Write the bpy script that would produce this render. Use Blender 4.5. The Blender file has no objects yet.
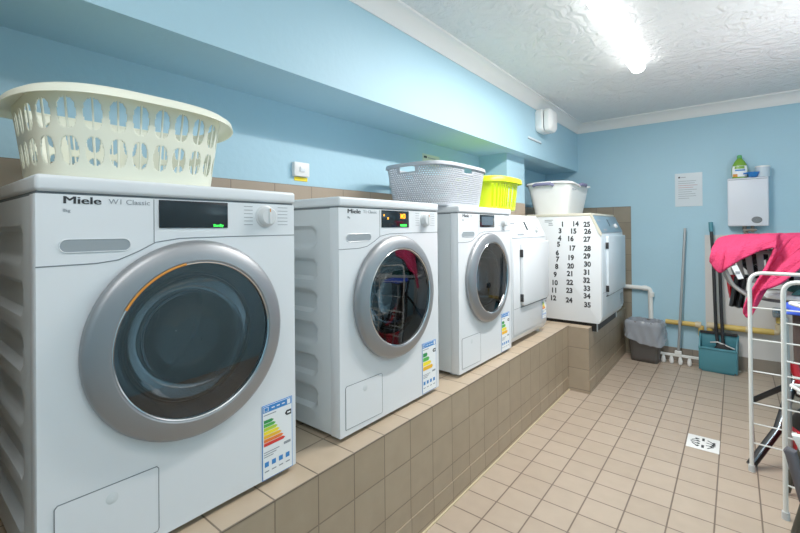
import bpy, bmesh, math, random
from mathutils import Vector, Matrix
random.seed(7)
SC = bpy.context.scene
COL = SC.collection
PI = math.pi

# ------------------------------------------------------------------ helpers
def lin(c):
    if isinstance(c, str):
        c = tuple(int(c[i:i+2], 16)/255 for i in (0, 2, 4))
    return tuple((x/12.92 if x <= .04045 else ((x+.055)/1.055)**2.4) for x in c) + (1,)

def mat(name, col, rough=.5, metal=0, noise=0, nscale=8, bump=0, bscale=60, emit=0, spec=.5, coat=0, alpha=1):
    m = bpy.data.materials.new(name); m.use_nodes = True
    nt = m.node_tree; b = nt.nodes['Principled BSDF']; c = lin(col)
    b.inputs['Base Color'].default_value = c
    b.inputs['Roughness'].default_value = rough
    b.inputs['Metallic'].default_value = metal
    b.inputs['Specular IOR Level'].default_value = spec
    b.inputs['Coat Weight'].default_value = coat
    b.inputs['Alpha'].default_value = alpha
    if emit:
        b.inputs['Emission Color'].default_value = c
        b.inputs['Emission Strength'].default_value = emit
    if noise or bump:
        tc = nt.nodes.new('ShaderNodeTexCoord')
    if noise:
        n = nt.nodes.new('ShaderNodeTexNoise'); n.inputs['Scale'].default_value = nscale
        n.inputs['Detail'].default_value = 4
        nt.links.new(tc.outputs['Object'], n.inputs['Vector'])
        mx = nt.nodes.new('ShaderNodeMix'); mx.data_type = 'RGBA'
        mx.inputs['A'].default_value = tuple(x*(1-noise) for x in c[:3])+(1,)
        mx.inputs['B'].default_value = tuple(min(1, x*(1+noise)) for x in c[:3])+(1,)
        nt.links.new(n.outputs['Fac'], mx.inputs['Factor'])
        nt.links.new(mx.outputs['Result'], b.inputs['Base Color'])
    if bump:
        n2 = nt.nodes.new('ShaderNodeTexNoise'); n2.inputs['Scale'].default_value = bscale
        n2.inputs['Detail'].default_value = 3
        nt.links.new(tc.outputs['Object'], n2.inputs['Vector'])
        bp = nt.nodes.new('ShaderNodeBump'); bp.inputs['Strength'].default_value = bump
        bp.inputs['Distance'].default_value = .01
        nt.links.new(n2.outputs['Fac'], bp.inputs['Height'])
        nt.links.new(bp.outputs['Normal'], b.inputs['Normal'])
    return m

def tile_mat(name, c1, c2, grout, axes, pu, pv, ou=0, ov=0, mortar=.003, rough=.4, mottled=.12):
    """square ceramic tiles laid in world space; axes = the two world axes that run along the surface"""
    m = bpy.data.materials.new(name); m.use_nodes = True
    nt = m.node_tree; L = nt.links; b = nt.nodes['Principled BSDF']
    g = nt.nodes.new('ShaderNodeNewGeometry'); s = nt.nodes.new('ShaderNodeSeparateXYZ')
    L.new(g.outputs['Position'], s.inputs[0])
    cb = nt.nodes.new('ShaderNodeCombineXYZ')
    for k, (ax, off) in enumerate(zip(axes, (ou, ov))):
        a = nt.nodes.new('ShaderNodeMath'); a.operation = 'SUBTRACT'; a.inputs[1].default_value = off-100*(pu, pv)[k]
        L.new(s.outputs['XYZ'.index(ax)], a.inputs[0]); L.new(a.outputs[0], cb.inputs[k])
    br = nt.nodes.new('ShaderNodeTexBrick'); br.offset = 0; br.squash = 1
    br.inputs['Scale'].default_value = 1; br.inputs['Brick Width'].default_value = pu
    br.inputs['Row Height'].default_value = pv; br.inputs['Mortar Size'].default_value = mortar
    br.inputs['Mortar Smooth'].default_value = .3
    br.inputs['Color1'].default_value = lin(c1); br.inputs['Color2'].default_value = lin(c2)
    br.inputs['Mortar'].default_value = lin(grout)
    L.new(cb.outputs[0], br.inputs['Vector'])
    n = nt.nodes.new('ShaderNodeTexNoise'); n.inputs['Scale'].default_value = 14; n.inputs['Detail'].default_value = 5
    L.new(g.outputs['Position'], n.inputs['Vector'])
    mr = nt.nodes.new('ShaderNodeMapRange'); mr.inputs['To Min'].default_value = 1-mottled; mr.inputs['To Max'].default_value = 1+mottled
    L.new(n.outputs['Fac'], mr.inputs['Value'])
    mu = nt.nodes.new('ShaderNodeVectorMath'); mu.operation = 'SCALE'
    L.new(br.outputs['Color'], mu.inputs[0]); L.new(mr.outputs[0], mu.inputs['Scale'])
    L.new(mu.outputs[0], b.inputs['Base Color'])
    b.inputs['Roughness'].default_value = rough
    bp = nt.nodes.new('ShaderNodeBump'); bp.invert = True; bp.inputs['Strength'].default_value = .5; bp.inputs['Distance'].default_value = .002
    L.new(br.outputs['Fac'], bp.inputs['Height']); L.new(bp.outputs['Normal'], b.inputs['Normal'])
    return m

class MB:
    """collects shapes into one mesh with several material slots"""
    def __init__(s): s.bm = bmesh.new(); s.mats = []
    def mi(s, m):
        if m is None: return 0
        if m not in s.mats: s.mats.append(m)
        return s.mats.index(m)
    def _fin(s, faces, m, smooth=False):
        i = s.mi(m)
        for f in faces: f.material_index = i; f.smooth = smooth
    def box(s, x0, x1, y0, y1, z0, z1, m=None, bev=0, seg=2, M=None):
        t = bmesh.new(); bmesh.ops.create_cube(t, size=1)
        for v in t.verts:
            v.co = Vector(((x0+x1)/2+v.co.x*(x1-x0), (y0+y1)/2+v.co.y*(y1-y0), (z0+z1)/2+v.co.z*(z1-z0)))
        if bev: bmesh.ops.bevel(t, geom=t.edges[:], offset=bev, segments=seg, profile=.5, affect='EDGES')
        s._merge(t, m, M, False); return s
    def _merge(s, t, m, M=None, smooth=False):
        mp = {}
        for v in t.verts: mp[v] = s.bm.verts.new(M @ v.co if M else v.co)
        fs = []
        for f in t.faces:
            try: fs.append(s.bm.faces.new([mp[v] for v in f.verts]))
            except ValueError: pass
        s._fin(fs, m, smooth); t.free()
    def prism(s, pts, axis, a0, a1, m=None, bev=0, M=None):
        """pts 2-D outline in the two other axes, extruded along axis"""
        def co(p, a):
            return Vector((a, p[0], p[1])) if axis == 'x' else Vector((p[0], a, p[1])) if axis == 'y' else Vector((p[0], p[1], a))
        t = bmesh.new()
        A = [t.verts.new(co(p, a0)) for p in pts]; B = [t.verts.new(co(p, a1)) for p in pts]
        t.faces.new(A); t.faces.new(B[::-1]); n = len(pts)
        for i in range(n): t.faces.new((A[i], A[(i+1) % n], B[(i+1) % n], B[i]))
        bmesh.ops.recalc_face_normals(t, faces=t.faces[:])
        if bev: bmesh.ops.bevel(t, geom=t.edges[:], offset=bev, segments=2, profile=.5, affect='EDGES')
        s._merge(t, m, M); return s
    def tube(s, pts, r, m=None, seg=10, rs=None, caps=True, flat=1):
        P = [Vector(p) for p in pts]; rings = []
        up = None
        for i, p in enumerate(P):
            d = ((P[min(i+1, len(P)-1)]-p).normalized() + (p-P[max(i-1, 0)]).normalized())
            d = d.normalized() if d.length > 1e-6 else (P[-1]-P[0]).normalized()
            if up is None:
                up = Vector((0, 0, 1)) if abs(d.z) < .9 else Vector((0, 1, 0))
            sd = d.cross(up).normalized(); up = sd.cross(d).normalized()
            rr = rs[i] if rs else r
            rings.append([s.bm.verts.new(p+(sd*math.cos(2*PI*k/seg)+up*math.sin(2*PI*k/seg)*flat)*rr) for k in range(seg)])
        fs = []
        for a, b in zip(rings, rings[1:]):
            for k in range(seg): fs.append(s.bm.faces.new((a[k], a[(k+1) % seg], b[(k+1) % seg], b[k])))
        if caps: fs.append(s.bm.faces.new(rings[0][::-1])); fs.append(s.bm.faces.new(rings[-1]))
        s._fin(fs, m, True); return s
    def lathe(s, prof, c, axis='z', m=None, seg=48, a0=0, a1=2*PI, cap0=False, cap1=False):
        """prof: (along axis, radius)"""
        full = abs(a1-a0-2*PI) < 1e-6; n = seg if full else seg+1; rings = []
        for h, r in prof:
            ring = []
            for k in range(n):
                a = a0+(a1-a0)*k/seg; u, v = r*math.cos(a), r*math.sin(a)
                q = (h, u, v) if axis == 'x' else (u, h, v) if axis == 'y' else (u, v, h)
                ring.append(s.bm.verts.new(Vector(c)+Vector(q)))
            rings.append(ring)
        fs = []
        for a, b in zip(rings, rings[1:]):
            for k in range(n if full else n-1):
                fs.append(s.bm.faces.new((a[k], b[k], b[(k+1) % n], a[(k+1) % n])))
        if cap0: fs.append(s.bm.faces.new(rings[0]))
        if cap1: fs.append(s.bm.faces.new(rings[-1][::-1]))
        s._fin(fs, m, True); return s
    def quad(s, pts, m=None):
        f = s.bm.faces.new([s.bm.verts.new(Vector(p)) for p in pts]); s._fin([f], m); return s
    def text(s, body, size, origin, u, v, m=None, depth=.0008, bold=0, sx=1, align='LEFT'):
        """lettering laid on a plane: u = reading direction, v = up"""
        cu = bpy.data.curves.new('lettering', 'FONT'); cu.body = body; cu.size = size
        cu.extrude = depth/2; cu.offset = bold; cu.align_x = align; cu.resolution_u = 3
        ob = bpy.data.objects.new('lettering', cu); COL.objects.link(ob)
        dg = bpy.context.evaluated_depsgraph_get(); dg.update()
        me = bpy.data.meshes.new_from_object(ob.evaluated_get(dg))
        bpy.data.objects.remove(ob); bpy.data.curves.remove(cu)
        u = Vector(u); v = Vector(v); w = u.cross(v); O = Vector(origin)
        mp = [s.bm.verts.new(O+u*(q.co.x*sx)+v*q.co.y+w*(q.co.z+depth/2)) for q in me.vertices]; fs = []
        for p in me.polygons:
            try: fs.append(s.bm.faces.new([mp[i] for i in p.vertices]))
            except ValueError: pass
        bpy.data.meshes.remove(me); s._fin(fs, m); return s
    def build(s, name, m=None, parent=None, loc=(0, 0, 0), fix=True, autosmooth=35):
        if m is not None and not s.mats: s.mats = [m]
        if fix: bmesh.ops.recalc_face_normals(s.bm, faces=s.bm.faces[:])
        me = bpy.data.meshes.new(name); s.bm.to_mesh(me); s.bm.free()
        for k in s.mats: me.materials.append(k)
        if autosmooth:
            for p in me.polygons: p.use_smooth = True
            try: me.set_sharp_from_angle(angle=math.radians(autosmooth))
            except Exception: pass
        o = bpy.data.objects.new(name, me); COL.objects.link(o); o.location = loc
        if parent: o.parent = parent
        return o

def tag(o, label=None, cat=None, group=None, kind=None):
    if label: o['label'] = label
    if cat: o['category'] = cat
    if group: o['group'] = group
    if kind: o['kind'] = kind
    return o
def thing(name, loc, label, cat, group=None, rz=0):
    o = bpy.data.objects.new(name, None); COL.objects.link(o); o.location = loc
    o.rotation_euler.z = rz; o.empty_display_size = .05
    return tag(o, label, cat, group)
def copy_tree(o, parent=None):
    c = o.copy(); COL.objects.link(c)
    if parent: c.parent = parent
    for ch in [q for q in COL.objects if q.parent == o]: copy_tree(ch, c)
    return c
def solid(o, t, off=0):
    md = o.modifiers.new('thickness', 'SOLIDIFY'); md.thickness = t; md.offset = off; return o
def structure(o): o['kind'] = 'structure'; return o

# ------------------------------------------------------------------ materials
M = {}
M['paint'] = mat('blue_wall_paint', 'a2c9da', .55, noise=.03, nscale=3, bump=.12, bscale=35)
M['ceiling'] = mat('artex_ceiling', 'dcdfe0', .7)
M['cove'] = mat('white_coving', 'e9e8e6', .5)
M['floor'] = tile_mat('beige_floor_tiles', 'b3a18e', 'ac9a87', '6f5f52', 'YX', .1365, .1505, 2.245, -.075, .0035, .38, .10)
M['plinth_face'] = tile_mat('brown_plinth_tiles', 'a08f78', '998871', '7a6a57', 'YZ', .1505, .1505, .672, .471-.1505*4, .0028, .35, .14)
M['plinth_top'] = tile_mat('pale_plinth_cap_tiles', 'b7a48c', 'ad9a83', '6e6051', 'YX', .1505, .1505, .672, -.975-.1505*8, .0028, .35, .12)
M['step_face'] = tile_mat('brown_step_tiles', '9c8d78', '938470', '776959', 'XZ', .1505, .1505, -.975, .471-.1505*4, .0028, .35, .14)
M['wall_tile'] = tile_mat('brown_wall_tiles', 'a3907c', '9b8874', '837261', 'YZ', .205, .205, .07, 1.405-.205*8, .003, .4, .08)
M['back_tile'] = tile_mat('brown_back_tiles', '8b8170', '837967', '6f6657', 'XZ', .152, .152, -.77-.152*8, 1.395-.152*12, .003, .4, .14)
M['skirt'] = tile_mat('taupe_skirting_tiles', '8a8074', '83796d', '6e655b', 'XY', .3, .3, 0, 0, .003, .4, .1)
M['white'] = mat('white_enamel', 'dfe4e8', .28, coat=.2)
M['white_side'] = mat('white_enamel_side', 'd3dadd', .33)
M['seam'] = mat('shadow_gap', '6c7479', .7)
M['recess'] = mat('grey_recess', '8f999f', .5)
M['ring'] = mat('silver_door_ring', '989b9f', .42, metal=.75)
M['chrome'] = mat('polished_chrome', 'dfe3e6', .12, metal=1)
M['steel'] = mat('drum_steel', '7d868c', .3, metal=.9)
M['bezel'] = mat('dark_bezel', '8494a0', .22, metal=.8)
M['rubber'] = mat('black_rubber', '17191b', .5)
M['feet'] = mat('grey_foot', 'c3c7c8', .5)
M['black'] = mat('black_gloss', '14161a', .12)
M['blackp'] = mat('black_plastic', '17171a', .5)
M['ink'] = mat('black_ink', '23262a', .6)
M['ink2'] = mat('grey_ink', '8d949b', .6)
M['knob'] = mat('knob_plastic', 'd4d8da', .3)
M['green_led'] = mat('green_readout', '2fe043', .4, emit=1.6)
M['orange_led'] = mat('orange_readout', 'ffa31a', .4, emit=1.3)
M['orange'] = mat('orange_accent', 'd98a2b', .4)
M['paper'] = mat('label_paper', 'eef2f4', .5)
M['blue'] = mat('label_blue', '2a7fc9', .5)
for i, c in enumerate(['1e8b45', '4db04a', 'b7d334', 'fbe31f', 'f5b81c', 'ee7623', 'dd2f27']):
    M['bar%d' % i] = mat('bar_%s' % ['dark_green', 'green', 'lime', 'yellow', 'amber', 'orange', 'red'][i], c, .5)
M['cream'] = mat('cream_plastic', 'f1f2de', .38)
M['greypl'] = mat('pale_grey_plastic', 'aeb3bb', .5)
M['lime'] = mat('lime_plastic', 'd5ea12', .35)
M['whitepl'] = mat('white_plastic', 'ebecea', .35)
M['mauve'] = mat('mauve_grip', '77779a', .5)
M['creamboard'] = mat('cream_board', 'cbc7b6', .5, noise=.05)
M['panel_blue'] = mat('blue_grey_panel', '6f8b9d', .35)
M['enamel_shaded'] = mat('shaded_white_enamel', 'cfdbe3', .3)  # bluish shade on the big dryer's white front, put into the colour
M['diffuser'] = mat('lit_diffuser', 'ffffff', .4, emit=7)
M['metal'] = mat('white_tube', 'e4e5e1', .35)
M['galv'] = mat('galvanised_metal', 'a8abab', .4, metal=.5)
M['teal'] = mat('teal_plastic', '41818f', .45)
M['bin'] = mat('charcoal_bin', '4a4643', .5)
M['yellow'] = mat('yellow_gas_pipe', 'cdab55', .55, noise=.25, nscale=12)
M['joint'] = mat('pale_joint', 'c9b895', .5)
M['board'] = mat('white_wall_board', 'ccc8c4', .5)
M['heater'] = mat('heater_case', 'd9dde6', .4)
M['badge'] = mat('grey_badge', '6e7376', .4)
M['blueitem'] = mat('blue_plastic', '1f74c4', .4)
M['tub'] = mat('translucent_tub', 'c2d2dd', .3)
M['greenliq'] = mat('green_bottle', '6fa22a', .3)
M['red'] = mat('red_plastic', 'c01526', .4)
M['brown'] = mat('brown_cloth', '4a3b36', .85, noise=.2, nscale=20, bump=.2)
M['pad'] = mat('dark_grey_pad', '54545c', .7)
M['legdark'] = mat('dark_olive_leg', '3d3b33', .5)
M['greyb'] = mat('grey_basket_plastic', '8e8f90', .5)
M['whitecloth'] = mat('white_cloth', 'e5e8e6', .85, bump=.2, bscale=30)
M['greencloth'] = mat('dark_green_cloth', '2f5f5d', .85, bump=.2, bscale=30)
M['bluecloth'] = mat('royal_blue_cloth', '2b4fc6', .8, bump=.2, bscale=30)
M['pink'] = mat('pink_towelling', 'd43c66', .95, noise=.2, nscale=22, bump=1, bscale=120, spec=.1)
M['switch'] = mat('pale_strip', 'd5e2e8', .5)
M['yelsticker'] = mat('yellow_sticker', 'f1d311', .5)
M['purple'] = mat('purple_strip', '7d6fa8', .5)
M['copper'] = mat('pipe_metal', '8a8178', .4, metal=.6)

# artex swirl relief on the ceiling
nt = M['ceiling'].node_tree; b = nt.nodes['Principled BSDF']
tc = nt.nodes.new('ShaderNodeTexCoord'); n1 = nt.nodes.new('ShaderNodeTexNoise'); n1.inputs['Scale'].default_value = 9
n1.inputs['Detail'].default_value = 6; n1.inputs['Distortion'].default_value = 2.2
nt.links.new(tc.outputs['Object'], n1.inputs['Vector'])
bp = nt.nodes.new('ShaderNodeBump'); bp.inputs['Strength'].default_value = .8; bp.inputs['Distance'].default_value = .03
nt.links.new(n1.outputs['Fac'], bp.inputs['Height']); nt.links.new(bp.outputs['Normal'], b.inputs['Normal'])

def glassy(name, tint, k=.10, rough=.03):
    m = bpy.data.materials.new(name); m.use_nodes = True; nt = m.node_tree
    for n in list(nt.nodes): nt.nodes.remove(n)
    o = nt.nodes.new('ShaderNodeOutputMaterial'); t = nt.nodes.new('ShaderNodeBsdfTransparent'); t.inputs[0].default_value = lin(tint)
    g = nt.nodes.new('ShaderNodeBsdfGlossy'); g.inputs['Roughness'].default_value = rough
    f = nt.nodes.new('ShaderNodeFresnel'); f.inputs['IOR'].default_value = 1.5
    a = nt.nodes.new('ShaderNodeMath'); a.operation = 'ADD'; a.inputs[1].default_value = k; a.use_clamp = True
    mx = nt.nodes.new('ShaderNodeMixShader')
    nt.links.new(f.outputs[0], a.inputs[0]); nt.links.new(a.outputs[0], mx.inputs[0])
    nt.links.new(t.outputs[0], mx.inputs[1]); nt.links.new(g.outputs[0], mx.inputs[2]); nt.links.new(mx.outputs[0], o.inputs[0])
    return m
M['glass'] = glassy('tinted_door_glass', 'b4bcc2', .05)
M['glass2'] = glassy('bowl_glass', '8c959b', .06)
def film(name, col, op, rough=.35):
    m = bpy.data.materials.new(name); m.use_nodes = True; nt = m.node_tree
    p = nt.nodes['Principled BSDF']; p.inputs['Base Color'].default_value = lin(col); p.inputs['Roughness'].default_value = rough
    p.inputs['Alpha'].default_value = op
    return m
M['bag'] = film('clear_bin_liner', 'b9c1cc', .52, .15)

# ------------------------------------------------------------------ the room
XW, XB, YB, ZC, ZS = -1.58, -1.25, 4.49, 2.24, 1.768
XR, YN = 1.15, -1.35
PT, PX = .471, -.975
def slab(name, x0, x1, y0, y1, z0, z1, m): return structure(MB().box(x0, x1, y0, y1, z0, z1).build(name, m))
slab('floor', XW-.1, XR+.1, YN-.1, YB+.1, -.1, 0, M['floor'])
slab('ceiling', XW-.1, XR+.1, YN-.1, YB+.1, ZC, ZC+.1, M['ceiling'])
slab('wall_left', XW-.1, XW, YN, YB, 0, ZC, M['paint'])
slab('wall_back', XW-.1, XR+.1, YB, YB+.1, 0, ZC, M['paint'])
slab('wall_right', XR, XR+.1, YN, YB, 0, ZC, M['paint'])
slab('wall_near', XW-.1, XR+.1, YN-.1, YN, 0, ZC, M['paint'])
slab('wall_bulkhead', XW, XB, YN, YB, ZS, ZC, M['paint'])
mb = MB(); mb.box(XW, -1.345, 2.99, 3.33, 1.40, ZS, M['paint']); mb.box(XW, -1.343, 2.988, 3.332, PT, 1.40, M['wall_tile'])
structure(mb.build('wall_column'))
slab('wall_shade_stub', XW, -1.02, -.08, .03, 0, ZS, M['step_face'])  # unseen stub wall, added to darken the gap beside the first machine
slab('trim_1', XW, XW+.008, YN, YB, PT, 1.405, M['wall_tile'])
slab('trim_2', XW, -.77, YB-.008, YB, 0, 1.397, M['back_tile'])
# coving: quarter hollow profile
def cove(axis):
    pts = [(0, 0), (0, -.086), (.006, -.086)]
    for i in range(9):
        a = PI/2*i/8
        pts.append((.006+.055*(1-math.cos(a)), -.078+.066*math.sin(a)))
    pts += [(.070, -.012), (.070, 0)]
    if axis == 'y': return structure(MB().prism([(XB+p, ZC+q) for p, q in pts], 'y', YN, YB).build('trim_3', M['cove']))
    return structure(MB().prism([(YB-p*1.3, ZC+q) for p, q in pts], 'x', XB, XR).build('trim_4', M['cove']))
cove('y'); cove('x')
# tiled plinth that carries the machines
mb = MB(); mb.box(XW, PX, YN, 3.21, 0, PT-.004, M['plinth_face']); mb.box(XW, PX+.001, YN, 3.21, PT-.004, PT, M['plinth_top'])
structure(mb.build('trim_5'))
mb = MB(); mb.box(XW, -.83, 3.21, YB, 0, .43, M['plinth_face']); mb.box(XW, -.831, 3.209, 3.30, .0, .467, M['step_face'])
mb.box(XW, -.83, 3.208, 3.30, .467, PT, M['plinth_top'])
structure(mb.build('trim_6'))
slab('baseboard_left', PX, PX+.004, YN, 3.21, 0, .095, M['plinth_face'])
slab('trim_8', PX+.004, PX+.011, YN, 3.21, 0, .006, M['joint'])
slab('baseboard_step', -.83, -.826, 3.21, YB, 0, .095, M['plinth_face'])
slab('baseboard_back', -.77, XR, YB-.01, YB, 0, .117, M['skirt'])
slab('trim_7', -.205, XR, YB-.006, YB, .117, 1.125, M['board'])

# ------------------------------------------------------------------ energy label
def energy_label(parent, x, y0, y1, z0, z1, style=0):
    h, w = z1-z0, y1-y0; t = .0012; e = MB()
    def R(a, b, c, d, m, k=1): e.box(x, x+t*k, y0+w*a, y0+w*b, z0+h*c, z0+h*d, M[m])
    R(0, 1, 0, 1, 'blue'); R(.02, .98, .01, .99, 'paper', 1.3)
    R(.03, .97, .90, .985, 'blue', 1.6); R(.05, .2, .915, .97, 'paper', 1.9); R(.07, .18, .92, .965, 'blue', 2.1)
    for k in range(3): R(.3+.17*k, .40+.17*k, .935, .950, 'paper', 1.9)
    R(.82, .93, .91, .975, 'paper', 1.9)
    R(.05, .45, .86, .872, 'ink2', 1.7)
    bars = range(7) if style == 0 else [0, 1, 3, 4] if style == 1 else [1, 2, 3, 4, 5]
    n = len(bars)
    for i, bi in enumerate(bars):
        c = .80-i*(.36/n); d = c-.30/n; L = .30+.38*i/max(1, n-1)
        e.prism([(y0+w*.05, z0+h*d), (y0+w*L, z0+h*d), (y0+w*(L+.07), z0+h*(c+d)/2), (y0+w*L, z0+h*c), (y0+w*.05, z0+h*c)], 'x', x, x+t*1.8, M['bar%d' % bi])
    e.prism([(y0+w*.74, z0+h*.79), (y0+w*.80, z0+h*.825), (y0+w*.96, z0+h*.825), (y0+w*.96, z0+h*.755), (y0+w*.80, z0+h*.755)], 'x', x, x+t*1.8, M['ink'])
    R(.82, .93, .78, .80, 'paper', 2)
    R(.7, .93, .365, .40, 'ink2', 1.7)
    for k in range(3): R(.05, .55-.1*k, .36-.03*k, .365-.03*k+.006, 'ink2', 1.7)
    for k in range(4):
        R(.07+.23*k, .2+.23*k, .17, .235, 'blue', 1.7); R(.07+.23*k, .21+.23*k, .10, .115, 'ink2', 1.7)
    return e.build('energy_label', None, parent)

# ------------------------------------------------------------------ front-loading machine
W, D, ZT = .607, .525, .84
YC, ZD = .304, .464
def washer(name, label, cat, group, model, extras):
    r = thing(name, (0, 0, 0), label, cat, group)
    # cabinet shell (open towards the drum), with a slightly proud front frame and pressed side panels
    c = MB()
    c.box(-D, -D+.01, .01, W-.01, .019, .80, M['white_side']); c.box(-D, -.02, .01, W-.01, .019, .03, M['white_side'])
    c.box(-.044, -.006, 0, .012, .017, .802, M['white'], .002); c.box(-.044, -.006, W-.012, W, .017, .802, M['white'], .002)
    def depth(x, z):
        best = 0
        for zc in (.70, .585, .47, .355, .24, .125):
            dx = max(0, x-(-.155)); dd = math.hypot(dx, z-zc)
            best = max(best, min(1, max(0, (.040-dd)/.012)))
        return best*.016 if x > -D+.02 else 0
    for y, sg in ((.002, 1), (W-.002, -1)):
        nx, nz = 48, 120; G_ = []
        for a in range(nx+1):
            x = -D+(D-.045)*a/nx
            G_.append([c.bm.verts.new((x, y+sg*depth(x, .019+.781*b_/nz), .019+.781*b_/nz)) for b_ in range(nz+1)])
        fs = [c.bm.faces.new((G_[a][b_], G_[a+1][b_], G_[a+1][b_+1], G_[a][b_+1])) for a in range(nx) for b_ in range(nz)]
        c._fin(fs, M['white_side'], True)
    c.build('cabinet', None, r)
    # front panel: rectangle with a round opening
    f = MB(); N = 72; R0 = .192
    def edge(a):
        dy, dz = math.cos(a), math.sin(a); best = 9
        for lim, d in ((W-.001-YC, dy), (-YC+.001, dy), (.802-ZD, dz), (.017-ZD, dz)):
            if abs(d) > 1e-6 and lim/d > 0: best = min(best, lim/d)
        return best
    angs = [2*PI*k/N for k in range(N)]
    for (yy, zz) in ((.001, .017), (W-.001, .017), (W-.001, .802), (.001, .802)): angs.append(math.atan2(zz-ZD, yy-YC) % (2*PI))
    angs = sorted(set(angs)); rings = []
    for x, inner in ((-.03, 1), (0, 1), (0, 0), (-.02, 0)):
        rings.append([f.bm.verts.new((x, YC+math.cos(a)*(R0 if inner else edge(a)), ZD+math.sin(a)*(R0 if inner else edge(a)))) for a in angs])
    fs = []; n = len(angs)
    for A, B in zip(rings, rings[1:]):
        for k in range(n): fs.append(f.bm.faces.new((A[k], B[k], B[(k+1) % n], A[(k+1) % n])))
    f._fin(fs, M['white'])
    seam = [(.001, .659), (.10, .660), (.14, .665), (.18, .682), (.215, .701), (.27, .709), (.40, .711), (W-.001, .712)]
    f.tube([(0, y, z) for y, z in seam], .0013, M['seam'], 6); f.tube([(0, .212, .80), (0, .212, .70)], .0009, M['seam'], 6)
    f.build('front_panel', None, r)
    MB().box(-D, .006, -.001, W+.001, .807, .84, bev=.008, seg=4).build('lid', M['white'], r)
    MB().box(-D+.01, -.004, .004, W-.004, .80, .808).build('lid_gap', M['seam'], r)
    # detergent drawer pull
    d = MB(); z, h = .698, .0135
    pill = [(.243+.0135*math.cos(a)-.0, z+h*math.sin(a)) for a in [PI/2+PI*i/8 for i in range(9)]] + [(.343+.0135*math.cos(a), z+h*math.sin(a)) for a in [-PI/2+PI*i/8 for i in range(9)]]
    pill = [(p-.193, q) for p, q in pill]
    d.prism(pill, 'x', -.002, .0008, M['recess'])
    d.tube([(.001, p, q) for p, q in pill]+[(.001, *pill[0])], .0011, M['white'], 6)
    d.build('drawer_pull', None, r)
    # fascia: display, knob, lettering
    dsp = MB(); dsp.box(0, .0025, .222, .392, .734, .800, M['black'], .001); extras(dsp); dsp.build('display', None, r)
    k = MB(); k.lathe([(0, .032), (.002, .032), (.004, .028), (.018, .0255), (.022, .022), (.0225, .001)], (0, .507, .766), 'x', M['knob'], 32)
    k.box(.012, .0245, .503, .511, .745, .789, M['knob'], .002); k.box(.024, .0252, .5055, .5085, .778, .788, M['orange'])
    k.build('program_knob', None, r)
    for ya, yb in ((.440, .466), (.548, .582)):
        t = MB()
        for i in range(6): t.box(0, .0006, ya, yb, .742+i*.010, .7436+i*.010, M['ink2'])
        t.build('program_scale', None, r)
    t = MB(); t.text('Miele', .0215, (0, .042, .784), (0, 1, 0), (0, 0, 1), M['ink'], sx=1.42)
    for dy in (.0005, .001, .0015): t.text('Miele', .0215, (0, .042+dy, .784), (0, 1, 0), (0, 0, 1), M['ink'], sx=1.42, depth=.0008+dy*.1)
    t.build('maker_lettering', None, r)
    t = MB(); t.text(model, .0155, (0, .122, .786), (0, 1, 0), (0, 0, 1), M['ink2'], sx=1.15)
    t.build('model_lettering', None, r); t = MB()
    t.text('8kg', .009, (0, .043, .767), (0, 1, 0), (0, 0, 1), M['ink2']); t.build('capacity_lettering', None, r)
    # door
    C = (0, YC, ZD)
    dr = MB(); dr.lathe([(.001, .232), (.003, .2375), (.012, .2395), (.021, .236), (.028, .226), (.0345, .205), (.0365, .192), (.0345, .1885)], C, 'x', M['ring'], 96)
    dr.lathe([(.0345, .1885), (.036, .187), (.034, .1845), (.029, .1845)], C, 'x', M['chrome'], 96)
    door = dr.build('door', None, r)
    g = MB(); g.lathe([(.029, .1848), (.0305, .15), (.0325, .08), (.033, .002)], C, 'x', M['glass'], 72); g.build('door_glass', None, door)
    bz = MB(); bz.lathe([(.027, .184), (.010, .172), (-.004, .159), (-.012, .156)], C, 'x', M['bezel'], 72)
    bz.lathe([(-.012, .156), (-.006, .153), (-.006, .149), (-.016, .147)], C, 'x', M['rubber'], 72); bz.build('door_bezel', None, door)
    bw = MB(); bw.lathe([(-.01, .148), (-.05, .138), (-.085, .105), (-.10, .06), (-.104, .002)], C, 'x', M['glass2'], 48); bw.build('glass_bowl', None, door)
    gk = MB(); gk.lathe([(-.03, .192), (-.05, .188), (-.06, .165), (-.075, .16), (-.09, .175)], C, 'x', M['rubber'], 48); gk.build('door_gasket', None, r)
    dm = MB(); dm.lathe([(-.09, .175), (-.10, .235), (-.44, .235), (-.45, .225), (-.455, .10), (-.44, .09), (-.44, .002)], C, 'x', M['steel'], 48)
    for j in range(3):
        a = .6+j*2*PI/3; p = [(-.12, .23), (-.2, .185), (-.36, .185), (-.43, .23)]
        for da in (-.06, .06): pass
        dm.tube([(q[0], YC+math.cos(a)*q[1], ZD+math.sin(a)*q[1]) for q in p], .018, M['steel'], 8)
    dm.build('drum', None, r)
    # filter flap
    fl = MB(); P = [(.027, .038), (.215, .034), (.218, .040), (.218, .178), (.214, .183), (.032, .186), (.027, .180)]
    fl.prism(P, 'x', 0, .0012, M['white']); fl.tube([(.0008, p, q) for p, q in P]+[(.0008, *P[0])], .0011, M['seam'], 6)
    fl.lathe([(.0008, .013), (.002, .010), (.0015, .001)], (0, .125, .155), 'x', M['white_side'], 20)
    fl.build('filter_flap', None, r)
    for x in (-.06, -.44):
        for y in (.05, W-.05):
            MB().lathe([(0, .021), (.012, .021), (.014, .014), (.022, .014)], (x, y, 0), 'z', M['feet'], 20, cap0=True, cap1=True).build('foot', None, r)
    return r

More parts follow.
